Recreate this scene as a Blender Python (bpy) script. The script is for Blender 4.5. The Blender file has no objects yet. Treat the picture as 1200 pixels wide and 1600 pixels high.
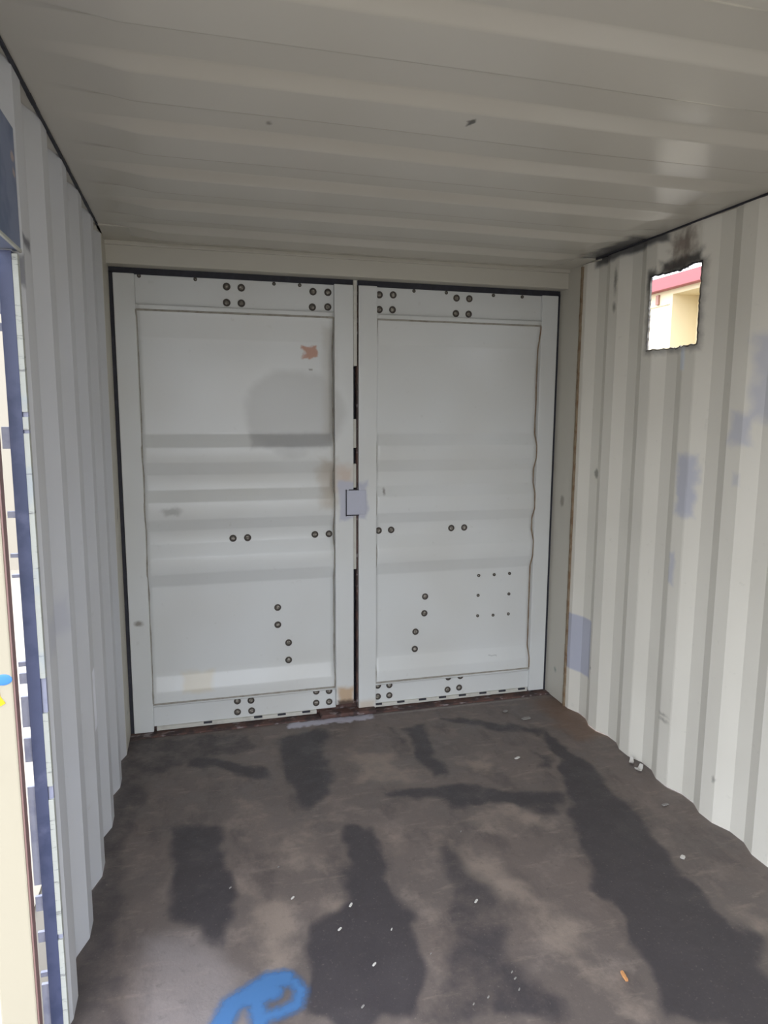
import bpy, bmesh, math, random
import numpy as np
from mathutils import Matrix, Vector, noise

random.seed(4)
S = bpy.context.scene
COL = S.collection

# ------------------------------------------------------------------ camera
YAW, PITCH, ROLL = 0.263743, -0.141553, 0.0051
CAM = Vector((0.3762, -3.5664, 1.6424))
fw = Vector((math.sin(YAW) * math.cos(PITCH), math.cos(YAW) * math.cos(PITCH), math.sin(PITCH)))
rt = Vector((math.cos(YAW), -math.sin(YAW), 0))
up = rt.cross(fw)
r2 = rt * math.cos(ROLL) + up * math.sin(ROLL)
u2 = up * math.cos(ROLL) - rt * math.sin(ROLL)
cd = bpy.data.cameras.new('camera')
cam = bpy.data.objects.new('camera', cd)
COL.objects.link(cam)
m = Matrix((r2, u2, -fw)).transposed().to_4x4()
m.translation = CAM
cam.matrix_world = m
cd.sensor_fit = 'AUTO'
cd.sensor_width = 36
cd.lens = 1082.02 / 1600 * 36
cd.clip_start = 0.02
S.camera = cam

# ------------------------------------------------------------------ world, sun, exposure
w = bpy.data.worlds.new('world')
S.world = w
w.use_nodes = True
nt = w.node_tree
nt.nodes.clear()
# bright hazy sky, paler at the horizon than overhead
tc = nt.nodes.new('ShaderNodeTexCoord')
sx = nt.nodes.new('ShaderNodeSeparateXYZ')
nt.links.new(tc.outputs['Generated'], sx.inputs[0])
sky = nt.nodes.new('ShaderNodeValToRGB')
sky.color_ramp.elements[0].position = 0.0
sky.color_ramp.elements[0].color = (0.56, 0.57, 0.59, 1)
sky.color_ramp.elements[1].position = 0.6
sky.color_ramp.elements[1].color = (1.0, 1.08, 1.24, 1)
nt.links.new(sx.outputs['Z'], sky.inputs[0])
bg = nt.nodes.new('ShaderNodeBackground')
bg.inputs['Strength'].default_value = 2.4
ow = nt.nodes.new('ShaderNodeOutputWorld')
nt.links.new(sky.outputs[0], bg.inputs[0])
nt.links.new(bg.outputs[0], ow.inputs[0])

sl = bpy.data.lights.new('sun', 'SUN')
sl.energy = 0.5
sl.angle = math.radians(0.6)
sl.color = (1.0, 0.95, 0.86)
so = bpy.data.objects.new('sun', sl)
COL.objects.link(so)
so.location = (-6, 5, 9)
so.rotation_euler = Vector((0.50, -0.46, -0.85)).to_track_quat('-Z', 'Y').to_euler()

vs = S.view_settings
vs.view_transform = 'Standard'
vs.look = 'None'
vs.exposure = 1.2
vs.gamma = 1
vs.use_curve_mapping = False
S.cycles.max_bounces = 14
S.cycles.diffuse_bounces = 8
S.cycles.glossy_bounces = 6
S.cycles.use_denoising = True
S.cycles.sample_clamp_indirect = 6

# ------------------------------------------------------------------ materials
def srgb(r, g, b):
    f = lambda c: (c / 255 / 12.92) if c <= 10 else ((c / 255 + 0.055) / 1.055) ** 2.4
    return (f(r), f(g), f(b), 1)

class Mat:
    """small node graph helper; masks are laid out in metres in the place itself"""
    def __init__(s, name, color, rough=0.5, metal=0.0, spec=0.5):
        s.m = bpy.data.materials.new(name)
        s.m.use_nodes = True
        s.t = s.m.node_tree
        s.b = s.t.nodes['Principled BSDF']
        s.b.inputs['Roughness'].default_value = rough
        s.b.inputs['Metallic'].default_value = metal
        s.b.inputs['Specular IOR Level'].default_value = spec
        s.b.inputs['Base Color'].default_value = color
        s.rgb = s.n('ShaderNodeRGB')
        s.rgb.outputs[0].default_value = color
        s.c = s.rgb.outputs[0]
        s.pos = s.n('ShaderNodeNewGeometry').outputs['Position']
        s.bumps = None
    def n(s, k, **kw):
        x = s.t.nodes.new(k)
        for a, v in kw.items():
            setattr(x, a, v)
        return x
    def l(s, a, b):
        s.t.links.new(a, b)
    def val(s, op, a, b=None, clamp=False):
        x = s.n('ShaderNodeMath', operation=op, use_clamp=clamp)
        for i, q in enumerate((a, b)):
            if q is None:
                continue
            if isinstance(q, (int, float)):
                x.inputs[i].default_value = q
            else:
                s.l(q, x.inputs[i])
        return x.outputs[0]
    def noise(s, scale, detail=4, rough=0.55, stretch=None, vec=None):
        v = vec or s.pos
        if stretch:
            mp = s.n('ShaderNodeMapping')
            mp.inputs['Scale'].default_value = stretch
            s.l(v, mp.inputs[0])
            v = mp.outputs[0]
        x = s.n('ShaderNodeTexNoise')
        x.inputs['Scale'].default_value = scale
        x.inputs['Detail'].default_value = detail
        x.inputs['Roughness'].default_value = rough
        s.l(v, x.inputs['Vector'])
        return x.outputs['Fac']
    def ramp(s, v, a, b, lo=0.0, hi=1.0):
        x = s.n('ShaderNodeMapRange', clamp=True, interpolation_type='SMOOTHSTEP')
        s.l(v, x.inputs[0])
        for i, q in enumerate((a, b, lo, hi)):
            x.inputs[i + 1].default_value = q
        return x.outputs[0]
    def mix(s, fac, color, mode='MIX'):
        x = s.n('ShaderNodeMix', data_type='RGBA', blend_type=mode)
        if isinstance(fac, (int, float)):
            x.inputs[0].default_value = fac
        else:
            s.l(fac, x.inputs[0])
        s.l(s.c, x.inputs[6])
        x.inputs[7].default_value = color
        s.c = x.outputs[2]
        return s
    def patch(s, color, axes, u0, u1, v0, v1, soft=0.02, wob=0.0, wscale=18, amount=1.0, ell=False, third=None):
        """a patch of another paint with a shape of its own: box or ellipse, wobbled edge"""
        sep = s.n('ShaderNodeSeparateXYZ')
        p = s.pos
        if wob:
            nz = s.n('ShaderNodeTexNoise')
            nz.inputs['Scale'].default_value = wscale
            nz.inputs['Detail'].default_value = 3
            s.l(s.pos, nz.inputs['Vector'])
            sub = s.n('ShaderNodeVectorMath', operation='SUBTRACT')
            s.l(nz.outputs['Color'], sub.inputs[0])
            sub.inputs[1].default_value = (.5, .5, .5)
            sc = s.n('ShaderNodeVectorMath', operation='SCALE')
            s.l(sub.outputs[0], sc.inputs[0])
            sc.inputs['Scale'].default_value = wob * 2
            ad = s.n('ShaderNodeVectorMath', operation='ADD')
            s.l(p, ad.inputs[0]); s.l(sc.outputs[0], ad.inputs[1])
            p = ad.outputs[0]
        s.l(p, sep.inputs[0])
        d = []
        for ax, a, b in ((axes[0], u0, u1), (axes[1], v0, v1)):
            c, h = (a + b) / 2, abs(b - a) / 2
            q = s.val('ABSOLUTE', s.val('SUBTRACT', sep.outputs['XYZ'.index(ax)], c))
            d.append((q, h))
        if ell:
            e = [s.val('POWER', s.val('DIVIDE', q, h), 2.0) for q, h in d]
            dist = s.val('SQRT', s.val('ADD', e[0], e[1]))
            k = soft / min(d[0][1], d[1][1])
            f = s.ramp(dist, 1 + k, 1 - k)
        else:
            e = [s.val('SUBTRACT', q, h) for q, h in d]
            f = s.ramp(s.val('MAXIMUM', e[0], e[1]), soft, -soft)
        if third:                                   # limit along the third axis
            ax, a, b = third
            o = sep.outputs['XYZ'.index(ax)]
            f = s.val('MULTIPLY', f, s.val('MULTIPLY', s.val('GREATER_THAN', o, a), s.val('LESS_THAN', o, b)))
        if amount != 1:
            f = s.val('MULTIPLY', f, amount)
        s.mix(f, color)
        return s
    def bump(s, h, strength=0.2, dist=0.01):
        x = s.n('ShaderNodeBump')
        x.inputs['Strength'].default_value = strength
        x.inputs['Distance'].default_value = dist
        s.l(h, x.inputs['Height'])
        if s.bumps:
            s.l(s.bumps, x.inputs['Normal'])
        s.bumps = x.outputs[0]
        return s
    def done(s):
        s.l(s.c, s.b.inputs['Base Color'])
        if s.bumps:
            s.l(s.bumps, s.b.inputs['Normal'])
        return s.m

PAINT = srgb(204, 202, 192)
LAV = srgb(178, 180, 192)
RUST = srgb(92, 52, 34)

def paint(name, color=PAINT, rough=0.42, grime=0.35, spec=0.5):
    M = Mat(name, color, rough, spec=spec)
    M.mix(M.ramp(M.noise(2.0, 1), .25, .85, 0, grime), srgb(186, 181, 168))
    M.mix(M.ramp(M.noise(26, 2), .66, .8, 0, .14), srgb(160, 156, 144))
    return M

# right side wall: primer touch-ups, soot round the burnt opening
M = paint('wall_paint_right', srgb(220, 216, 204), .5, .25)
M.patch(LAV, 'YZ', -.425, -.20, .235, .552, .008, .006, 9)
M.patch(LAV, 'YZ', -1.145, -1.05, 1.22, 1.47, .02, .035, 14, .85)
M.patch(LAV, 'YZ', -1.065, -1.03, .91, 1.05, .015, .02, 14, .7)
M.patch(LAV, 'YZ', -1.53, -1.42, 1.62, 1.93, .03, .05, 10, .7)
M.patch(LAV, 'YZ', -1.43, -1.33, 1.54, 1.65, .025, .04, 12, .7)
M.patch(LAV, 'YZ', -1.395, -1.365, 1.375, 1.42, .015, .02, 14, .5)
M.patch(srgb(214, 218, 222), 'YZ', -1.045, -1.008, 1.83, 1.93, .008, .006, 20, .95)
M.patch(srgb(70, 66, 66), 'YZ', -1.13, -.77, 1.91, 2.265, .018, .02, 22, .55)
M.patch(srgb(36, 34, 40), 'YZ', -.815, -.77, 2.19, 2.275, .018, .02, 22, .8)
M.patch(srgb(38, 36, 40), 'YZ', -1.11, -.85, 2.25, 2.30, .02, .025, 22, .9)
M.patch(srgb(96, 70, 56), 'YZ', -1.06, -.90, 2.30, 2.40, .04, .05, 26, .7)
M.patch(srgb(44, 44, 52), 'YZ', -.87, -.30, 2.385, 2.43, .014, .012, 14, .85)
for (y, z, a, b) in ((-.513, 2.28, .012, .05), (-.513, 2.157, .012, .02), (-.385, 1.338, .02, .022), (-1.384, .185, .008, .01),
                     (-1.055, .315, .02, .005), (-1.06, .29, .02, .005), (-.45, .31, .012, .006)):
    M.patch(srgb(88, 84, 72), 'YZ', y - a, y + a, z - b, z + b, .01, .014, 40, .7, True)
WALL_R = M.done()

M = paint('wall_paint_left', srgb(200, 202, 206), .5, .2)  # cooler tone than the right wall puts lens haze into the paint
M.patch(LAV, 'YZ', -1.72, -1.42, 1.02, 1.12, .03, .05, 9, .55)
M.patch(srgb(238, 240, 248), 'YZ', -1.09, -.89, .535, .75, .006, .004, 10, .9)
M.patch(srgb(70, 70, 84), 'YZ', -1.72, -1.65, 2.025, 2.05, .008, .015, 30, .8)
M.patch(srgb(70, 70, 84), 'YZ', -1.765, -1.72, 1.93, 2.0, .008, .015, 30, .6)
WALL_L = M.done()
BLOCKER = paint('blocker_paint').done()

# ceiling: glossier paint
M = Mat('ceiling_paint', srgb(190, 185, 174), .3)
M.mix(M.ramp(M.noise(1.5, 1), .25, .8, 0, .25), srgb(176, 172, 158))
M.patch(srgb(40, 36, 30), 'XY', 1.085, 1.105, -1.775, -1.735, .004, .012, 40, .9, True)
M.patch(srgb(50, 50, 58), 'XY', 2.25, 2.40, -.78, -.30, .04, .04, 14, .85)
M.patch(srgb(96, 92, 84), 'XY', .585, .6, -1.56, -1.535, .006, .01, 40, .6, True)
M.b.inputs['Roughness'].default_value = .25
CEIL = M.done()

# cargo doors
M = paint('cargo_door_paint', srgb(210, 212, 210), .4, .3)
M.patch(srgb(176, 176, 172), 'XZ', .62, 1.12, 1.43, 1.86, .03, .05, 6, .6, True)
M.patch(srgb(178, 174, 164), 'XZ', 1.02, 1.075, 1.5, 2.08, .025, .03, 8, .5)
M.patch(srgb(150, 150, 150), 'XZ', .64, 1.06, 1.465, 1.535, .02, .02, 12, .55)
M.patch(srgb(178, 134, 112), 'XZ', .915, .985, 1.925, 1.978, .008, .03, 22)
M.patch(srgb(120, 114, 104), 'XZ', .945, .965, 1.86, 1.868, .004, .008, 40, .8)
M.patch(srgb(172, 160, 142), 'XZ', 1.0, 1.075, 1.15, 1.40, .03, .04, 12, .6)
M.patch(srgb(186, 160, 138), 'XZ', 1.08, 1.165, 1.24, 1.36, .03, .03, 14, .6)
M.patch(LAV, 'XZ', 1.095, 1.245, 1.085, 1.285, .012, .035, 10, .9)
M.patch(srgb(178, 142, 96), 'XZ', 1.085, 1.172, .04, .15, .02, .02, 20, .75)
M.patch(srgb(66, 50, 44), 'XZ', 1.08, 1.172, .03, .075, .012, .014, 20, .9)
M.patch(srgb(190, 168, 138), 'XZ', 1.2, 1.29, .0, .06, .02, .01, 20, .5)
M.patch(srgb(206, 192, 160), 'XZ', .27, .42, .2, .3, .02, .02, 16, .5)
M.patch(srgb(120, 118, 112), 'XZ', .2, .29, 1.13, 1.17, .012, .02, 26, .5, True)
M.patch(srgb(120, 112, 100), 'XZ', .045, .085, .575, .60, .008, .012, 40, .8, True)
M.patch(srgb(100, 92, 84), 'XZ', 1.335, 1.35, 1.21, 1.24, .006, .01, 40, .7, True)
M.patch(srgb(160, 162, 160), 'XZ', 1.98, 2.03, .245, .25, .004, .008, 40, .7)
M.b.inputs['Roughness'].default_value = .3
DOOR = M.done()

M = paint('frame_paint', srgb(188, 184, 172), .5, .5)
M.patch(srgb(120, 112, 100), 'YZ', -.12, -.08, 1.13, 1.19, .01, .012, 40, .7, True)
M.patch(srgb(110, 120, 112), 'YZ', -.11, -.085, .16, .185, .01, .01, 40, .7, True)
FRAME = M.done()

M = Mat('dark_gasket', srgb(38, 38, 46), .7)
M.mix(M.ramp(M.noise(30), .45, .7, 0, .5), srgb(58, 58, 68))
GASKET = M.done()
M = Mat('pale_gasket', srgb(196, 194, 184), .6)
M.mix(M.ramp(M.noise(20), .5, .7, 0, .4), srgb(160, 156, 146))
PALEG = M.done()
M = Mat('rust_caulk', srgb(138, 122, 100), .8)
M.mix(M.ramp(M.noise(24), .4, .65), srgb(120, 96, 72))
CAULK = M.done()
M = Mat('grey_caulk', srgb(158, 154, 144), .7)
M.mix(M.ramp(M.noise(26), .4, .7, 0, .8), srgb(128, 120, 108))
GCAULK = M.done()
M = Mat('rusty_steel', srgb(92, 66, 58), .75)
M.mix(M.ramp(M.noise(14, 6), .42, .6), srgb(60, 46, 44))
M.mix(M.ramp(M.noise(32, 6, stretch=(.5, 1, 1)), .56, .66, 0, .7), srgb(150, 140, 140))
M.bump(M.noise(60, 4), .3, .004)
SILL = M.done()
M = Mat('bolt_steel', srgb(116, 110, 100), .6, .1)
M.mix(M.ramp(M.noise(120, 3), .48, .6), srgb(170, 164, 154))
BOLT = M.done()
BOLTD = Mat('bolt_recess', srgb(72, 66, 60), .7).done()
LAVM = Mat('primer_lavender', LAV, .5)
LAVM.mix(LAVM.ramp(LAVM.noise(30), .45, .7, 0, .4), srgb(182, 184, 198))
LAVM = LAVM.done()

M = Mat('navy_steel', srgb(70, 76, 104), .5)
M.mix(M.ramp(M.noise(16, 5), .45, .65, 0, .8), srgb(54, 62, 90))
M.mix(M.ramp(M.noise(9, 4), .6, .72, 0, .6), srgb(100, 104, 132))
NAVY = M.done()
M = Mat('navy_header', srgb(118, 128, 154), .5)
M.mix(M.ramp(M.noise(8, 3), .42, .62, 0, .9), srgb(92, 106, 134))
M.patch(srgb(176, 160, 156), 'YZ', -1.80, -1.768, 2.19, 2.212, .004, .012, 40, .9, True)
M.patch(srgb(176, 160, 156), 'YZ', -1.79, -1.765, 2.158, 2.176, .004, .01, 40, .9, True)
HEADER = M.done()
M = Mat('lavender_grey_steel', srgb(150, 152, 170), .5)
M.mix(M.ramp(M.noise(18, 5), .45, .65, 0, .7), srgb(124, 128, 152))
LGREY = M.done()
M = Mat('cracked_white_edge', srgb(178, 180, 172), .7)  # cracked edge paint; its pale tone also stands for sunlight on the edge
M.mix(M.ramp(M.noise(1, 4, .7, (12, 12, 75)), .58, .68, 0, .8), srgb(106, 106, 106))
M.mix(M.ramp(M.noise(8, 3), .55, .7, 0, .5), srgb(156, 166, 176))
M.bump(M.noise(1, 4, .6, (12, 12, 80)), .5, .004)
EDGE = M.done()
M = Mat('cream_leaf_paint', srgb(174, 165, 144), .5)
M.mix(M.ramp(M.noise(5, 4), .5, .75, 0, .3), srgb(167, 158, 137))
CREAM = M.done()
M = Mat('leaf_panel_paint', srgb(186, 188, 186), .5)
LPANEL = M.done()
M = Mat('leaf_edge_strip', srgb(136, 106, 100), .6)
LEDGE = M.done()
BLUE = Mat('blue_sticker', srgb(70, 134, 210), .4).done()
YEL = Mat('yellow_sticker', srgb(240, 196, 30), .4).done()

# floor: worn plywood, black tyre and tar stains, dust (attributes carry the stain outlines)
M = Mat('floor_boards', srgb(98, 89, 84), .55)
at = lambda nme: None
def attr(M, nme):
    x = M.n('ShaderNodeAttribute', attribute_name=nme)
    return x.outputs['Fac']
n1 = M.noise(7, 7, .65)
n2 = M.noise(34, 5, .6)
n3 = M.noise(2.2, 4)
M.mix(M.ramp(n3, .35, .7, 0, .7), srgb(110, 98, 91))
M.mix(M.ramp(n1, .48, .68, 0, .6), srgb(128, 116, 108))
M.mix(M.ramp(M.noise(4.2, 6, .65, (1.6, .7, 1)), .5, .68, 0, .6), srgb(76, 68, 66))
M.mix(M.ramp(M.noise(9, 6, .7, (.6, 2.2, 1)), .54, .7, 0, .45), srgb(142, 128, 116))
dust = M.val('ADD', attr(M, 'dust'), M.val('MULTIPLY', M.val('SUBTRACT', n1, .5), 1.7))
M.mix(M.ramp(dust, .3, .95, 0, .8), srgb(140, 126, 114))
M.mix(M.ramp(attr(M, 'pale'), .1, .9, 0, .45), srgb(150, 142, 140))
st = M.val('ADD', attr(M, 'stain'), M.val('MULTIPLY', M.val('SUBTRACT', n1, .5), 1.1))
M.mix(M.ramp(st, .25, .8, 0, .88), srgb(56, 52, 55))
M.mix(M.ramp(n2, .56, .75, 0, .28), srgb(60, 52, 48))
M.mix(M.ramp(M.noise(120, 3), .6, .78, 0, .3), srgb(150, 138, 128))
M.patch(srgb(190, 188, 200), 'XY', .80, 1.26, -.11, -.05, .012, .035, 22, .8)
M.patch(srgb(150, 144, 140), 'XY', 1.24, 2.2, -.075, -.055, .008, .012, 26, .5)
M.patch(srgb(110, 78, 52), 'XY', 2.2, 2.42, -.6, -.1, .06, .06, 10, .5)
M.bump(n2, .3, .004)
M.bump(M.noise(160, 2), .2, .002)
M.l(M.ramp(n1, .3, .7, .42, .65), M.b.inputs['Roughness'])
FLOOR = M.done()
M = Mat('blue_spray_paint', srgb(68, 112, 160), .6)
ns = M.noise(60, 4)
av = M.val('ADD', attr(M, 'cover'), M.val('MULTIPLY', M.val('SUBTRACT', ns, .5), .5))
M.l(M.ramp(av, .15, .9, 0, .9), M.b.inputs['Alpha'])
SPRAY = M.done()

M = Mat('ground_concrete', srgb(116, 110, 100), .85)
M.mix(M.ramp(M.noise(.8, 6), .4, .7, 0, .5), srgb(104, 98, 90))
GROUND = M.done()
M = Mat('building_cream', srgb(212, 198, 164), .8)
BCREAM = M.done()
BRED = Mat('building_fascia', srgb(156, 86, 88), .6).done()
BGREY = Mat('building_marker', srgb(150, 110, 96), .6).done()
BLINE = Mat('building_joint', srgb(190, 180, 150), .8).done()
BURNT = Mat('burnt_edge', srgb(120, 116, 108), .8)
BURNT.mix(BURNT.ramp(BURNT.noise(30), .45, .6, 0, .8), srgb(78, 72, 70))
BURNT.patch(srgb(44, 42, 48), 'YZ', -1.2, -.7, 2.235, 2.3, .02, .02, 20)
BURNT = BURNT.done()
FLAKE = Mat('white_flake', srgb(200, 196, 188), .6).done()
FLAKED = Mat('grey_flake', srgb(136, 132, 127), .7).done()
CHIP = Mat('orange_wood', srgb(206, 150, 96), .6)
CHIP.mix(CHIP.ramp(CHIP.noise(1, 3, .5, (400, 60, 60)), .45, .65, 0, .6), srgb(170, 112, 64))
CHIP = CHIP.done()

# ------------------------------------------------------------------ mesh helpers
def put(name, bm, mat, parent=None, smooth=False):
    me = bpy.data.meshes.new(name)
    bmesh.ops.recalc_face_normals(bm, faces=bm.faces[:])
    bm.to_mesh(me)
    bm.free()
    for mm in (mat if isinstance(mat, (list, tuple)) else [mat]):
        me.materials.append(mm)
    if smooth:
        for p in me.polygons:
            p.use_smooth = True
    o = bpy.data.objects.new(name, me)
    COL.objects.link(o)
    if parent:
        o.parent = parent
        o.matrix_parent_inverse = Matrix.Translation(parent.location).inverted()
    return o

def tag(o, label=None, cat=None, group=None, kind=None):
    for k, v in (('label', label), ('category', cat), ('group', group), ('kind', kind)):
        if v:
            o[k] = v
    return o

def empty(name, loc):
    o = bpy.data.objects.new(name, None)
    COL.objects.link(o)
    o.location = loc
    o.empty_display_size = .1
    return o

def add_box(bm, x0, x1, y0, y1, z0, z1, bevel=0.0):
    vs_ = [bm.verts.new((x, y, z)) for x in (x0, x1) for y in (y0, y1) for z in (z0, z1)]
    F = [(0, 1, 3, 2), (4, 6, 7, 5), (0, 4, 5, 1), (2, 3, 7, 6), (0, 2, 6, 4), (1, 5, 7, 3)]
    fs = [bm.faces.new([vs_[i] for i in f]) for f in F]
    if bevel:
        es = list({e for f in fs for e in f.edges})
        bmesh.ops.bevel(bm, geom=es, offset=bevel, segments=2, profile=.6, affect='EDGES')
    return bm

def box(name, mat, x0, x1, y0, y1, z0, z1, bevel=0.0, parent=None):
    return put(name, add_box(bmesh.new(), x0, x1, y0, y1, z0, z1, bevel), mat, parent)

def sheet(us, vs_, f, skip=None):
    """grid of points f(u, v); cells where skip(u, v) holds are left out"""
    bm = bmesh.new()
    g = [[bm.verts.new(f(u, v)) for v in vs_] for u in us]
    for i in range(len(us) - 1):
        for j in range(len(vs_) - 1):
            if skip and skip((us[i] + us[i + 1]) / 2, (vs_[j] + vs_[j + 1]) / 2):
                continue
            bm.faces.new((g[i][j], g[i + 1][j], g[i + 1][j + 1], g[i][j + 1]))
    loose = [v for v in bm.verts if not v.link_faces]
    bmesh.ops.delete(bm, geom=loose, context='VERTS')
    return bm

def lin(a, b, n):
    return [a + (b - a) * i / n for i in range(n + 1)]

W, H, YB = 2.352, 2.42, -3.62          # inner width, height, open rear end, moved up to shape the daylight

# ------------------------------------------------------------------ floor
def pip(px, py, poly):
    inside = np.zeros(px.shape, bool)
    dist = np.full(px.shape, 9.)
    n = len(poly)
    for i in range(n):
        (x0, y0), (x1, y1) = poly[i], poly[(i + 1) % n]
        c = ((y0 > py) != (y1 > py))
        with np.errstate(divide='ignore', invalid='ignore'):
            c &= px < (x1 - x0) * (py - y0) / (y1 - y0 + 1e-12) + x0
        inside ^= c
        dx, dy = x1 - x0, y1 - y0
        t = np.clip(((px - x0) * dx + (py - y0) * dy) / (dx * dx + dy * dy + 1e-12), 0, 1)
        dist = np.minimum(dist, np.hypot(px - x0 - t * dx, py - y0 - t * dy))
    return np.where(inside, dist, -dist)

def soft(px, py, polys, width):
    o = np.zeros(px.shape)
    for poly, amt in polys:
        o = np.maximum(o, amt * np.clip(.5 + pip(px, py, poly) / (2 * width), 0, 1))
    return o

STAIN = [
 ([(2.099, -.448), (2.116, -.651), (2.133, -.884), (2.101, -1.207), (2.05, -1.466), (2.016, -1.753), (2.006, -2.042), (1.999, -2.271), (1.593, -2.164), (1.628, -1.943), (1.674, -1.663), (1.782, -1.311), (1.907, -.999), (1.998, -.755)], 1),
 ([(2.013, -1.847), (2.068, -1.978), (1.968, -2.083), (1.969, -1.98)], .8),
 ([(.885, -1.077), (1.0, -1.085), (1.004, -1.311), (.996, -1.581), (.986, -1.748), (.902, -1.982), (.616, -1.906), (.644, -1.658), (.715, -1.537), (.821, -1.44), (.852, -1.233)], 1),
 ([(.21, -.856), (.433, -.914), (.458, -1.168), (.443, -1.465), (.418, -1.572), (.312, -1.489), (.242, -1.413)], .85),
 ([(.718, -.182), (.985, -.176), (.901, -.792), (.77, -.909), (.702, -.713)], .85),
 ([(1.369, -.237), (1.496, -.23), (1.464, -.71), (1.434, -.792), (1.373, -.747)], .9),
 ([(1.31, -.221), (1.336, -.228), (1.34, -.471), (1.317, -.492)], .8),
 ([(1.1, -.801), (1.415, -.844), (1.653, -.933), (1.902, -1.052), (1.801, -1.178), (1.51, -1.053), (1.335, -.982), (1.113, -.863)], .8),
 ([(1.594, -.157), (1.854, -.257), (2.099, -.448), (2.082, -.549), (1.804, -.372), (1.607, -.226)], .75),
 ([(-.05, -.02), (.6, -.1), (.66, -.3), (.131, -.403), (.102, -.872), (.095, -1.316), (.163, -1.787), (.2, -2.6), (-.05, -2.6)], .55),
 ([(1.251, -1.215), (1.306, -1.312), (1.343, -1.576), (1.285, -1.773), (1.104, -2.035), (.952, -1.995), (1.109, -1.67)], .62),
 ([(.277, -.276), (.653, -.5), (.668, -.633), (.307, -.41)], .8),
 ([(1.207, -1.752), (1.331, -2.009), (1.323, -2.093), (1.087, -2.031)], .7),
 ([(1.93, -.66), (1.96, -.72), (1.93, -.84), (1.87, -.80)], .8),
]
DUST = [
 ([(.485, -1.284), (.608, -1.384), (.639, -1.63), (.582, -1.766), (.5, -1.646), (.455, -1.439)], .9),
 ([(.978, -.391), (1.223, -.454), (1.387, -.836), (1.026, -.743)], .75),
 ([(1.405, -1.026), (1.734, -1.136), (1.733, -1.298), (1.526, -1.266), (1.363, -1.134)], .6),
 ([(1.191, -1.157), (1.332, -1.278), (1.555, -1.696), (1.525, -1.966), (1.593, -2.164), (1.458, -2.128), (1.402, -1.958), (1.334, -1.669)], .75),
 ([(2.082, -1.737), (2.134, -1.909), (2.047, -2.0), (2.035, -1.822)], .9),
 ([(1.507, -.595), (1.722, -.715), (1.644, -.817), (1.464, -.71)], .85),
 ([(.739, -1.401), (.8, -1.434), (.78, -1.583), (.745, -1.545)], 1),
 ([(.364, -.485), (.873, -.936), (.813, -1.37), (.515, -1.183), (.483, -.927)], .5),
 ([(1.02, -1.05), (1.15, -1.1), (1.12, -1.6), (1.0, -1.95), (1.03, -1.5)], .6),
]
PALE = [([(.177, -1.481), (.371, -1.532), (.474, -1.737), (.448, -1.95), (.18, -2.1)], 1)]

xs = lin(-.045, 2.40, 190)
ys = lin(-3.3, .02, 260)
o = put('floor', sheet(xs, ys, lambda x, y: (x, y, .0025 * noise.noise((x * 3, y * 3, 0)) - .002)), FLOOR, smooth=True)
me = o.data
co = np.empty(len(me.vertices) * 3)
me.vertices.foreach_get('co', co)
co = co.reshape(-1, 3)
wx = np.array([noise.noise((c[0] * 6, c[1] * 6, 3.1)) + .45 * noise.noise((c[0] * 19, c[1] * 15, 1.3)) for c in co]) * .045
wy = np.array([noise.noise((c[0] * 6, c[1] * 6, 8.7)) + .45 * noise.noise((c[0] * 19, c[1] * 15, 5.3)) for c in co]) * .06
px, py = co[:, 0] + wx, co[:, 1] + wy
for nme, polys, wd in (('stain', STAIN, .035), ('dust', DUST, .07), ('pale', PALE, .08)):
    a = me.attributes.new(nme, 'FLOAT', 'POINT')
    a.data.foreach_set('value', soft(px, py, polys, wd))
floor = tag(o, 'dark stained plywood floor of the steel container', 'floor', kind='structure')
o = put('floor_rear', sheet([-.045, 2.40], [YB, -3.3], lambda x, y: (x, y, 0)), FLOOR)
tag(o, 'dark plywood floor boards at the rear of the container', 'floor', kind='structure')
o.name = 'floor.001'

def seg(px, py, a, b):
    dx, dy = b[0] - a[0], b[1] - a[1]
    t = np.clip(((px - a[0]) * dx + (py - a[1]) * dy) / (dx * dx + dy * dy), 0, 1)
    return np.hypot(px - a[0] - t * dx, py - a[1] - t * dy)
bm = sheet(lin(.28, .68, 100), lin(-1.99, -1.66, 84), lambda x, y: (x, y, .0018))
o = put('spray_paint_mark', bm, SPRAY, floor)
co = np.empty(len(o.data.vertices) * 3)
o.data.vertices.foreach_get('co', co)
co = co.reshape(-1, 3)
d = np.full(len(co), 9.)
STROKES = [([(.364, -1.90), (.421, -1.793), (.483, -1.763), (.531, -1.736), (.575, -1.740)], .03),
           ([(.482, -1.774), (.491, -1.838), (.493, -1.894)], .024),
           ([(.600, -1.758), (.615, -1.797), (.596, -1.839), (.556, -1.852), (.496, -1.858)], .017),
           ([(.471, -1.785), (.535, -1.776)], .03), ([(.575, -1.740), (.60, -1.762)], .012)]
for pts, r in STROKES:
    for a, b in zip(pts, pts[1:]):
        d = np.minimum(d, seg(co[:, 0], co[:, 1], a, b) - r)
a = o.data.attributes.new('cover', 'FLOAT', 'POINT')
a.data.foreach_set('value', np.clip(.55 - d / .05, 0, 1))
bm = bmesh.new(); bm.from_mesh(o.data)
lay = bm.verts.layers.float['cover']
bmesh.ops.delete(bm, geom=[f for f in bm.faces if max(v[lay] for v in f.verts) < .02], context='FACES')
bm.to_mesh(o.data); bm.free()
tag(o, 'blue spray painted squiggle')

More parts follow.
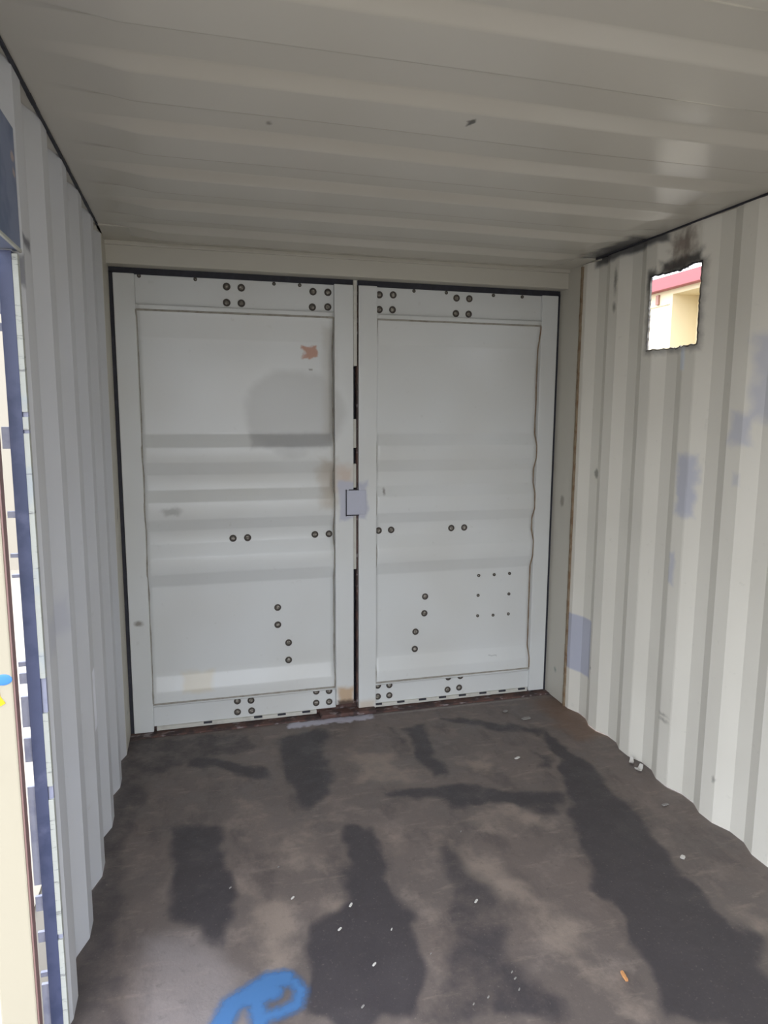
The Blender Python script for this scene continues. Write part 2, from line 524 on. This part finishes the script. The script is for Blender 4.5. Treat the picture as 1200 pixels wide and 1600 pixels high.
# ------------------------------------------------------------------ ceiling with pressed ribs
RIBS = [-.37 - .3645 * k for k in range(16)]
def ceil_z(x, y):
    h = 0.0
    for c in RIBS:                              # a shallow rib hangs below from the lit ramp forward
        t = y - c
        if -.021 <= t <= .215:
            h = min(1, (t + .021) / .042, (.215 - t) / .035)
    e = min(1, max(0, (x - .03) / .22)) ** 1.5 * min(1, max(0, (2.32 - x) / .2)) ** 1.5
    return H - 0.023 * max(h, 0) * e + .0025 * noise.noise((x * 1.7, y * 1.7, 5))
yl = sorted({-.0 + .05, -.068} | {YB} | {round(c + t, 4) for c in RIBS for t in (-.027, -.021, -.015, .0, .015, .021, .027, .06, .1, .14, .174, .18, .186, .198, .209, .215, .221) if YB < c + t < -.075})
xl = sorted(set(lin(-.06, .03, 2) + lin(.03, .27, 16) + lin(.27, 2.10, 42) + lin(2.10, 2.32, 14) + lin(2.32, 2.41, 2)))
o = put('ceiling', sheet(xl, yl, lambda x, y: (x, y, ceil_z(x, y))), CEIL, smooth=True)
tag(o, 'grey painted steel container roof with pressed cross ribs', 'ceiling', kind='structure')
md = o.modifiers.new('thickness', 'SOLIDIFY'); md.thickness = .003; md.offset = 0
# ------------------------------------------------------------------ side walls
def trough(t):
    """0 on the inner crest, 1 in the outer trough; t in periods from the middle of a slope"""
    t = t % 1.0
    s = .12
    if t < s: return .5 + t / s * .5
    if t < .5 - s: return 1.0
    if t < .5 + s: return 1 - (t - .5 + s) / (2 * s)
    if t < 1 - s: return 0.0
    return (t - 1 + s) / s * .5
DEP = .028
PR, CR = .285, -.43
PL, CL = .305, -.24
def brk(c, p):
    o_ = []
    for k in range(-1, 24):
        for q in (-.12, -.10, -.06, 0, .06, .10, .12, .25, .38, .40, .44, .5, .56, .6, .62, .75):
            o_.append(round(c - (k - q) * p, 4))
    return o_
WY0, WY1, WZ0, WZ1 = -1.112, -.787, 1.928, 2.25
fine_y = lin(WY0, WY1, 40)
fine_z = lin(WZ0, WZ1, 36)
ys = sorted({y for y in brk(CR, PR) if YB <= y <= -.18 and not (WY0 - .004 < y < WY1 + .004)} | set(fine_y) | {YB, -.1})
zs = sorted(set(lin(0, WZ0, 8)) | set(fine_z) | {H, H + .03})
def jag(y, z):
    if WY0 - .001 <= y <= WY1 + .001 and WZ0 - .001 <= z <= WZ1 + .001:
        ey = min(abs(y - WY0), abs(y - WY1)) < .004
        ez = min(abs(z - WZ0), abs(z - WZ1)) < .004
        a = noise.noise((y * 45, z * 45, 1)) * .006 + noise.noise((y * 110, z * 110, 9)) * .004
        tilt = .035 * (WY1 - y) / (WY1 - WY0) * 0
        return (a if ey else 0), (a if ez else 0)
    return 0, 0
def right(y, z):
    if y > -.2: g = 1.0
    else: g = trough((y - CR) / PR)
    a, b = jag(y, z)
    return (W + DEP * g, y + a, z + b)
def hole(y, z):
    return WY0 < y < WY1 and WZ0 < z < WZ1
o = put('wall_right', sheet(ys, zs, right, hole), WALL_R)
tag(o, 'right corrugated steel container wall with a rough cut window hole', 'wall', kind='structure')
md = o.modifiers.new('thickness', 'SOLIDIFY'); md.thickness = .003; md.offset = 0
md.use_rim = True

# burnt rim of the cut window
bm = bmesh.new()
ring = [(y, WZ0) for y in fine_y] + [(WY1, z) for z in fine_z[1:]] + [(y, WZ1) for y in reversed(fine_y[:-1])] + [(WY0, z) for z in reversed(fine_z[1:-1])]
prev = []
for (y, z) in ring:
    p = right(y, z)
    dy = (1 if y - (WY0 + WY1) / 2 > 0 else -1) * (1 if min(abs(y - WY0), abs(y - WY1)) < .004 else 0)
    dz = (1 if z - (WZ0 + WZ1) / 2 > 0 else -1) * (1 if min(abs(z - WZ0), abs(z - WZ1)) < .004 else 0)
    r_ = .004 + .003 * noise.noise((y * 60, z * 60, 2))
    q = [Vector((p[0] + dx_, p[1] + dy * o_, p[2] + dz * o_)) for dx_, o_ in ((-.003, -.0015), (-.003, r_), (.006, r_), (.006, -.0015))]
    prev.append([bm.verts.new(v) for v in q])
for i in range(len(prev)):
    a, b = prev[i], prev[(i + 1) % len(prev)]
    for k in range(4):
        bm.faces.new((a[k], a[(k + 1) % 4], b[(k + 1) % 4], b[k]))
o = put('window_1', bm, BURNT)
tag(o, 'burnt ragged rim of the square window hole in the right wall', 'window', kind='structure')

YJ, YN, ZH = -1.765, -3.5, 2.0         # far and near jamb (opening widened for daylight) of the side doorway, underside of its header
ys = sorted({y for y in brk(CL, PL) if YB <= y <= -.18} | {YB, -.1, YJ, YN})
def left(y, z):
    g = 0.0 if y > CL + .14 * PL else trough(-(y - CL) / PL)
    return (-DEP * g, y, z)
o = put('wall_left', sheet(ys, [0, .5, 1, 1.5, ZH, 2.268, H, H + .03], left, lambda y, z: YN < y < YJ and z < 2.268), WALL_L)
tag(o, 'left corrugated steel container wall with a doorway cut in it', 'wall', kind='structure')
md = o.modifiers.new('thickness', 'SOLIDIFY'); md.thickness = .003; md.offset = 0



o = put('daylight_blocker', sheet([1.7, 2.40], [0, H], lambda x, z: (x, YB, z)), BLOCKER)  # added unseen panel, narrows the open end to shape the daylight
tag(o, 'added panel behind the viewer, partly closes the open end to shape daylight', 'wall', kind='structure')
# ------------------------------------------------------------------ end frame
bm = bmesh.new()
add_box(bm, -.03, 2.385, -.07, .05, 2.315, 2.43, .004)
add_box(bm, -.03, 2.385, -.34, -.06, 2.412, 2.425, .003)
add_box(bm, .0, 2.352, -.085, -.068, 2.395, 2.418, .003)
o = put('trim_1', bm, FRAME)
tag(o, 'painted steel header beam above the cargo doors', 'trim', kind='structure')
bm = bmesh.new()
add_box(bm, 2.349, 2.42, -.212, .06, 0, 2.42, .004)
o = put('trim_2', bm, FRAME)
tag(o, 'right steel corner post beside the cargo doors', 'trim', kind='structure')
bm = bmesh.new()
for i in range(40):
    z0, z1 = i * 2.40 / 40, (i + 1) * 2.40 / 40
    j = .003 * noise.noise((i * .7, 0, 0))
    add_box(bm, 2.341, 2.36, -.222 + j, -.208 + j, z0, z1 + .002)
tag(put('caulk_seam', bm, CAULK, o), 'rust brown caulk seam')
bm = bmesh.new()
add_box(bm, -.07, .003, -.2, .06, 0, 2.42, .004)
o = put('trim_3', bm, FRAME)
tag(o, 'left steel corner post beside the cargo doors', 'trim', kind='structure')
bm = bmesh.new()
add_box(bm, .0, 2.35, -.045, .06, -.03, .006, .002)
add_box(bm, .98, 1.29, -.05, .02, .0, .022, .006)
add_box(bm, .0, 2.35, .035, .07, -.03, .05, .002)  # added back lip, stops outside light leaking in under the doors
o = put('trim_4', bm, SILL)
tag(o, 'rusty steel sill under the cargo doors', 'trim', kind='structure')
# dark joints where roof meets walls
for nme, x, lab in (('trim_5', .004, 'left'), ('trim_6', 2.349, 'right')):
    bm = bmesh.new()
    n = 60
    for i in range(n):
        y0, y1 = -.2 + (YB + .2) * i / n, -.2 + (YB + .2) * (i + 1) / n
        r_ = .006 + .003 * noise.noise((i * .5, x, 0))
        add_box(bm, x - r_ * .7, x + r_ * .7, y1 - .002, y0, H - .008, H + .002)
    o = put(nme, bm, GASKET)
    tag(o, 'dark sealant joint along the %s top edge of the container' % lab, 'trim', kind='structure')

# ------------------------------------------------------------------ cargo doors
def bolt_mesh(r):
    bm = bmesh.new()
    prof = [(r, .002), (r, -.003), (r * .86, -.005), (r * .62, -.0045), (r * .55, -.001), (r * .48, -.003), (r * .2, -.0055)]
    n = 14
    rings = [[bm.verts.new((a * math.cos(2 * math.pi * k / n), y, a * math.sin(2 * math.pi * k / n))) for k in range(n)] for a, y in prof]
    for i in range(len(rings) - 1):
        for k in range(n):
            f = bm.faces.new((rings[i][k], rings[i][(k + 1) % n], rings[i + 1][(k + 1) % n], rings[i + 1][k]))
            f.material_index = 1 if i in (1, 2, 3) else 0
    bm.faces.new(rings[-1])
    me_ = bpy.data.meshes.new('bolt')
    bmesh.ops.recalc_face_normals(bm, faces=bm.faces[:])
    bm.to_mesh(me_); bm.free()
    me_.materials.append(BOLT); me_.materials.append(BOLTD)
    return me_
BOLTM, RIVM = bolt_mesh(.0185), bolt_mesh(.009)

def bolts(parent, pts, y, mesh=None, name='bolt'):
    for i, (x, z) in enumerate(pts):
        b = bpy.data.objects.new(name, mesh or BOLTM)
        COL.objects.link(b)
        b.parent = parent
        b.matrix_parent_inverse = Matrix.Translation(parent.location).inverted()
        b.location = (x, y, z)
        b.rotation_euler = (0, random.uniform(0, 6.28), 0)

# panel section: (z, y) from top to bottom; y = 0.004 shallow, 0.034 deep
SH, DP = .006, .036
PROF = [(2.150, SH), (2.105, SH), (2.0, DP), (1.532, DP), (1.470, SH), (1.395, SH), (1.332, DP), (1.255, DP), (1.195, SH),
        (1.108, SH), (1.05, DP), (.985, DP), (.915, SH), (.832, SH), (.768, DP), (.288, DP), (.216, SH), (.14, SH)]
def panel_y(z):
    for (z0, y0), (z1, y1) in zip(PROF, PROF[1:]):
        if z1 <= z <= z0:
            return y0 + (y1 - y0) * (z0 - z) / (z0 - z1)
    return SH
zz = sorted({round(z + t, 4) for z, _ in PROF for t in (-.005, .005)} | {2.15, .14} | set(lin(.32, .76, 10)) | set(lin(1.55, 1.98, 10)))
zz = [z for z in zz if .14 <= z <= 2.15]
def smooth_y(z):
    return (panel_y(min(2.15, z + .006)) + panel_y(z) + panel_y(max(.14, z - .006))) / 3

def cargo_door(name, label, x0, x1, s0, s1, seed):
    root = empty(name, ((x0 + x1) / 2, 0, .02))
    tag(root, label, 'door', kind='structure')
    def f(x, z):
        e = min(1, (x - s0) / .1, (s1 - x) / .1)
        return (x, smooth_y(z) + .004 * max(e, 0) * noise.noise((x * 2.2 + seed, z * 2.2, 0)), z)
    p = put('corrugated_panel', sheet(lin(s0 - .01, s1 + .01, 28), zz, f), DOOR, root, True)
    md_ = p.modifiers.new('thickness', 'SOLIDIFY'); md_.thickness = .003; md_.offset = -1 if False else 0
    return root

def rail(nme, parent, x0, x1, z0, z1, y0=.018):
    return box(nme, DOOR, x0, x1, y0, .06, z0, z1, .003, parent)

# left leaf
dl = cargo_door('door_1', 'left leaf of the cargo doors, grey painted steel with orange paint chip', .021, 1.171, .116, 1.068, 3)
box('hinge_stile', DOOR, .021, .117, .002, .06, .008, 2.288, .004, dl)
bm = add_box(bmesh.new(), 1.072, 1.171, -.004, .06, .052, 2.288, .004)
put('closing_stile', bm, DOOR, dl)
rail('top_rail', dl, .117, 1.074, 2.128, 2.288)
rail('bottom_rail', dl, .117, 1.074, .03, .152)
bolts(dl, [(.542, 2.251), (.612, 2.249), (.54, 2.175), (.611, 2.175), (.967, 2.248), (1.043, 2.248), (.963, 2.172), (1.042, 2.176)], .018)
bolts(dl, [(.542, 1.0), (.616, 1.0), (.968, 1.003), (1.044, 1.003), (.765, .617), (.764, .522), (.82, .418), (.819, .321)], .034)
bolts(dl, [(.542, .124), (.613, .12), (.541, .063), (.615, .062), (.965, .134), (1.036, .13), (.964, .068), (1.036, .067)], .018)
bolts(dl, [(.138, 2.28), (.395, 2.278), (.772, 2.276), (.9, 2.276)], .018, RIVM, 'rivet')
# right leaf
dr = cargo_door('door_2', 'right leaf of the cargo doors, grey painted steel with nine small rivets', 1.199, 2.333, 1.297, 2.235, 11)
box('closing_stile', DOOR, 1.199, 1.297, -.004, .06, .01, 2.288, .004, dr)
box('hinge_stile', DOOR, 2.236, 2.333, .002, .06, .012, 2.288, .004, dr)
rail('top_rail', dr, 1.295, 2.238, 2.128, 2.288)
rail('bottom_rail', dr, 1.295, 2.238, .03, .152)
bolts(dr, [(1.313, 2.249), (1.387, 2.252), (1.313, 2.175), (1.384, 2.177), (1.738, 2.252), (1.811, 2.252), (1.736, 2.172), (1.809, 2.172)], .018)
bolts(dr, [(1.318, 1.01), (1.389, 1.011), (1.739, 1.008), (1.816, 1.008), (1.59, .623), (1.587, .526), (1.536, .422), (1.533, .321)], .034)
bolts(dr, [(1.313, .132), (1.38, .129), (1.313, .068), (1.38, .068), (1.732, .14), (1.806, .14), (1.729, .066), (1.8, .071)], .018)
bolts(dr, [(1.912, .726), (2.008, .725), (2.104, .727), (1.911, .609), (2.104, .605), (1.911, .488), (2.007, .485), (2.104, .485)], .034, RIVM, 'rivet')
bolts(dr, [(1.50, 2.277), (1.68, 2.277), (1.95, 2.276), (2.12, 2.276)], .018, RIVM, 'rivet')
# caulk beads between panel and stiles, following the panel section
def bead(x, root, y_add=-.003, r=.006, mat=GCAULK, z0=.16, z1=2.125):
    bm_ = bmesh.new()
    zs_ = [z for z in zz if z0 <= z <= z1]
    zs_ = sorted(set(zs_) | set(lin(z0, z1, 70)))
    prev_ = None
    for i, z in enumerate(zs_):
        rr_ = .6 * r * (1 + .5 * noise.noise((z * 14, x * 9, 0)))
        xx = x + .003 * noise.noise((z * 9, x, 4))
        y = smooth_y(z) + y_add
        ring_ = [bm_.verts.new((xx + rr_ * math.cos(a), y + rr_ * math.sin(a), z)) for a in [k * math.pi / 3 for k in range(6)]]
        if prev_:
            for k in range(6):
                bm_.faces.new((prev_[k], prev_[(k + 1) % 6], ring_[(k + 1) % 6], ring_[k]))
        prev_ = ring_
    return put('caulk_bead', bm_, mat, root, True)
bead(.118, dl); bead(1.068, dl, r=.005); bead(1.299, dr, r=.005); bead(2.233, dr, r=.006, mat=CAULK)
for root, a, b in ((dl, .117, 1.07), (dr, 1.298, 2.235)):
    for z in (2.124, .155):
        box('caulk_bead', GCAULK, a, b, .0, .022, z - .005, z + .004, .002, root)
# rubber edge with retaining strip along each lower edge
for root, a, b, pts in ((dl, .13, .965, [.387, .648, .774, .907]), (dr, 1.297, 2.23, [1.313, 1.445, 1.574, 1.695, 1.817, 1.945, 2.067, 2.191])):
    box('bottom_gasket', PALEG, a, b, .006, .05, .010, .031, .003, root)
    bm = bmesh.new()
    for x in pts:
        add_box(bm, x - .022, x + .022, .002, .01, .023, .033, .002)
    tag(put('retaining_clip', bm, GASKET, root), 'row of dark clips along the lower edge')
# side and top gaskets
bm = bmesh.new()
add_box(bm, .002, .021, .012, .06, .0, 2.30, .003)
tag(put('edge_gasket', bm, GASKET, dl), 'black rubber edge gasket')
box('edge_gasket', GASKET, .004, 1.172, .012, .06, 2.286, 2.318, .003, dl)
box('edge_gasket', GASKET, 1.198, 2.348, .012, .06, 2.286, 2.318, .003, dr)
bm = bmesh.new()
add_box(bm, 2.333, 2.350, .012, .06, .0, 2.30, .003)
put('edge_gasket', bm, GASKET, dr)
# seam between the leaves: pale gasket lengths with missing pieces between, dark behind
for z0, z1, y0 in ((1.884, 2.312, -.006), (1.461, 1.611, .012), (1.25, 1.377, .012), (.807, 1.10, .012)):
    box('seam_gasket', PALEG, 1.171, 1.189, y0, .05, z0, z1, .002, dl)
box('seam_backing', GASKET, 1.165, 1.205, .055, .075, .01, 2.30, .002, dl)
box('seam_lip', SILL, 1.191, 1.199, .016, .05, .03, 2.29, .001, dr)
# latch plate on the right leaf, reaching over the left stile
bm = bmesh.new()
add_box(bm, 1.133, 1.238, -.011, -.004, 1.108, 1.238, .002)
o = put('latch_plate', bm, LAVM, dr)
tag(o, 'lavender primed latch plate')
bm = bmesh.new()
for a, b, c, e in ((1.128, 1.133, 1.10, 1.243), (1.128, 1.20, 1.102, 1.108), (1.145, 1.185, 1.238, 1.243)):
    add_box(bm, a, b, -.0065, -.004, c, e)
put('latch_gap', bm, GASKET, dr)

# ------------------------------------------------------------------ side doorway frame and open door
fr = empty('trim_7', (0, (YJ + YN) / 2, 0))
tag(fr, 'dark blue steel frame of the doorway in the left wall', 'door frame', kind='structure')
box('header_plate', HEADER, -.045, .003, YN - .01, -1.757, ZH + .004, 2.268, .002, fr)
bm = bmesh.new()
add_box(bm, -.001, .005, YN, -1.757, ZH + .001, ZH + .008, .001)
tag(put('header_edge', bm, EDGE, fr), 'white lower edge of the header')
box('jamb', NAVY, -.0415, -.0115, -1.786, -1.762, 0, ZH, .002, fr)
box('jamb', NAVY, -.0415, -.004, YN - .02, YN, 0, ZH, .002, fr)
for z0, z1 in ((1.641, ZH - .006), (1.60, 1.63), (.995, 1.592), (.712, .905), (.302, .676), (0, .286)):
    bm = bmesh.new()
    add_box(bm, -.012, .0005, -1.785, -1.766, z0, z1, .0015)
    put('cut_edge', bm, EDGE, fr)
box('edge_backing', LGREY, -.012, -.0005, -1.778, -1.764, 0, ZH - .006, .001, fr)
# shims that close the gap between jamb and leaf except at the daylight slots
SLOTS = [(1.842, 1.862), (1.607, 1.824), (1.409, 1.556), (1.307, 1.393), (1.256, 1.297), (1.038, 1.248), (1.009, 1.026),
         (.949, .982), (.841, .87), (.712, .778), (.411, .443), (.31, .37), (.194, .281), (.159, .181)]
edges = [ZH] + [v for a, b in SLOTS for v in (b, a)] + [0]
for i in range(0, len(edges), 2):
    if edges[i] - edges[i + 1] > .002:
        bm = add_box(bmesh.new(), -.0605, -.0412, -1.775, -1.766, edges[i + 1], edges[i], .001)
        put('hinge_leaf', bm, LGREY, fr)

lf = empty('door_3', (-.062, -1.84, 0))
tag(lf, 'cream door leaf standing open outside the left doorway', 'door', kind='structure')
XL = -.052
bm = bmesh.new()
add_box(bm, XL - .085, XL - .004, -1.852, -1.82, .012, 1.99, .004)
add_box(bm, XL - 1.02, XL - .94, -1.852, -1.82, .012, 1.99, .004)
add_box(bm, XL - .94, XL - .085, -1.852, -1.82, 1.90, 1.99, .004)
add_box(bm, XL - .94, XL - .085, -1.852, -1.82, .012, .11, .004)
put('leaf_frame', bm, CREAM, lf)
box('edge_strip', LEDGE, XL - .004, XL, -1.85, -1.82, .012, 1.99, .001, lf)
bm = sheet(lin(XL - .95, XL - .08, 2), sorted({round(k * .1 + t, 3) for k in range(1, 20) for t in (0, .004, .012, .016)} | {.1, 1.95}),
           lambda x, z: (x, -1.845 + (.005 if .003 < (z % .1) < .013 else 0), z))
put('ribbed_panel', bm, LPANEL, lf)
bm = bmesh.new()
bmesh.ops.create_uvsphere(bm, u_segments=16, v_segments=8, radius=1)
for v in bm.verts:
    v.co = Vector((XL - .024 + v.co.x * .02, -1.853 + v.co.y * .002, 1.025 + v.co.z * .0135))
tag(put('paint_blob', bm, BLUE, lf), 'blue oval paint blob')
bm = bmesh.new()
pts = [(-.045, 1.045), (-.037, 1.02), (-.034, 1.005), (-.032, .985), (-.022, .968), (-.03, .963), (-.045, .958), (-.085, .97), (-.085, 1.03)]
vv = [bm.verts.new((XL + x, -1.8535, z)) for x, z in pts]
f = bm.faces.new(vv)
r_ = bmesh.ops.extrude_face_region(bm, geom=[f])
for v in r_['geom']:
    if isinstance(v, bmesh.types.BMVert):
        v.co.y += .003
tag(put('sticker', bm, YEL, lf), 'yellow sticker with a jagged lower end')

# ------------------------------------------------------------------ debris on the floor
def flake(name, x, y, l, wd, ang, mat, label, cat, group=None, hgt=.003, z=.0015, curl=0.0):
    bm_ = bmesh.new()
    n = 6
    rows = []
    for i in range(n + 1):
        t = i / n - .5
        ww = wd * (.55 + .45 * math.cos(t * 2.4)) * (1 + .25 * noise.noise((x * 50 + i, y * 50, 0)))
        zc = curl * (t * t * 4) * l
        sh = .15 * wd * noise.noise((i * .9, x * 20, y * 20))
        rows.append([bm_.verts.new((t * l, s * ww / 2 + sh, zc + h_)) for s, h_ in ((-1, 0), (1, 0), (.8, hgt), (-.8, hgt))])
    for i in range(n):
        for k in range(4):
            bm_.faces.new((rows[i][k], rows[i][(k + 1) % 4], rows[i + 1][(k + 1) % 4], rows[i + 1][k]))
    bm_.faces.new(rows[0]); bm_.faces.new(rows[-1])
    o_ = put(name, bm_, mat)
    o_.location = (x, y, z)
    o_.rotation_euler = (0, 0, ang)
    return tag(o_, label, cat, group)
SMALL = [(.643, -1.406, .02), (.828, -1.490, .024), (.770, -1.589, .02), (1.244, -1.580, .024), (.842, -1.756, .02), (.931, -1.632, .012),
         (.774, -1.893, .016), (1.126, -1.953, .012), (1.077, -1.964, .01), (1.339, -1.195, .012), (1.230, -1.888, .01),
         (1.229, -1.912, .012), (1.223, -1.951, .012), (.615, -1.23, .01), (.44, -1.30, .012), (1.02, -1.76, .008)]
for i, (x, y, l) in enumerate(SMALL):
    flake('paint_flake', x, y, l * .75, l * .32, .75 + .5 * noise.noise((i * 3.3, 0, 0)), FLAKE if i < 6 else FLAKED,
          'tiny pale paint flake lying on the dark stained floor', 'paint flake', 'tiny paint flakes scattered on the floor')
flake('wood_chip', 1.543, -1.988, .034, .011, 1.45, CHIP, 'orange brown wood chip lying on the floor beside the long dark stain', 'wood chip', hgt=.006)
flake('paint_flake', 2.061, -.318, .05, .03, .2, FLAKED, 'grey flake lying on the floor near the right end of the cargo doors', 'paint flake')
flake('paint_flake', 1.99, -.205, .03, .02, .5, FLAKED, 'small grey flake closest to the sill of the right cargo door', 'paint flake')
flake('paint_flake', 1.819, -.708, .03, .014, .4, FLAKE, 'pale flake on the floor at the head of the long dark stain', 'paint flake')
flake('paint_flake', 2.25, -1.235, .03, .014, .1, FLAKED, 'grey flake on brown floor close to the right wall', 'paint flake')
flake('paint_flake', 2.085, -1.556, .022, .018, .6, FLAKE, 'pale round flake at the right edge of the long dark stain', 'paint flake')
flake('paint_curl', 2.325, -.885, .045, .022, .9, FLAKE, 'upper of two white curled paint scraps against the right wall', 'paint scrap', hgt=.004, curl=.35, z=.002)
flake('paint_curl', 2.318, -.955, .05, .024, .5, FLAKE, 'lower of two white curled paint scraps against the right wall', 'paint scrap', hgt=.004, curl=.35, z=.002)

# ------------------------------------------------------------------ outside
o = put('ground', sheet(lin(-40, 40, 8), lin(-40, 40, 8), lambda x, y: (x, y, -.16)), GROUND)
tag(o, 'pale sunlit concrete yard around the container', 'ground', kind='structure')
BACKDROP = Mat('slot_backdrop_pale', srgb(150, 142, 128), .8).done()
o = box('slot_backdrop_slab', BACKDROP, -5, -.25, -1.2, 5, -.3, -.15)  # added slab, keeps the lower daylight slots pale
tag(o, 'added pale slab outside on the left, bright background for the door slots', 'ground', kind='structure')
o = box('slot_backdrop', BACKDROP, -9, -.7, 5, 5.2, -.16, 4.2)  # added wall, gives the daylight slots a pale background
tag(o, 'added pale backdrop that brightens the slots beside the open door', 'wall', kind='structure')
b = empty('building', (9.2, 8, -.16))
tag(b, 'cream building with red fascia seen through the window hole', 'building')
bm = bmesh.new()
add_box(bm, 9.0, 14, 7.88, 16, -.16, 3.98)
add_box(bm, 9.55, 14, 1.0, 7.88, -.16, 3.98)
add_box(bm, 9.0, 9.56, 1.0, 7.88, 3.86, 3.98)
add_box(bm, 9.0, 9.56, 1.0, 6.6, -.16, 3.98)
put('wall', bm, BCREAM, b)
box('fascia', BRED, 8.85, 14.2, .8, 16.2, 3.95, 4.18, .01, b)
box('wall_vent', BGREY, 8.96, 9.01, 8.25, 8.33, 3.72, 3.90, .005, b)
box('joint_strip', BLINE, 8.985, 9.01, 7.95, 8.8, 3.685, 3.70, 0, b)
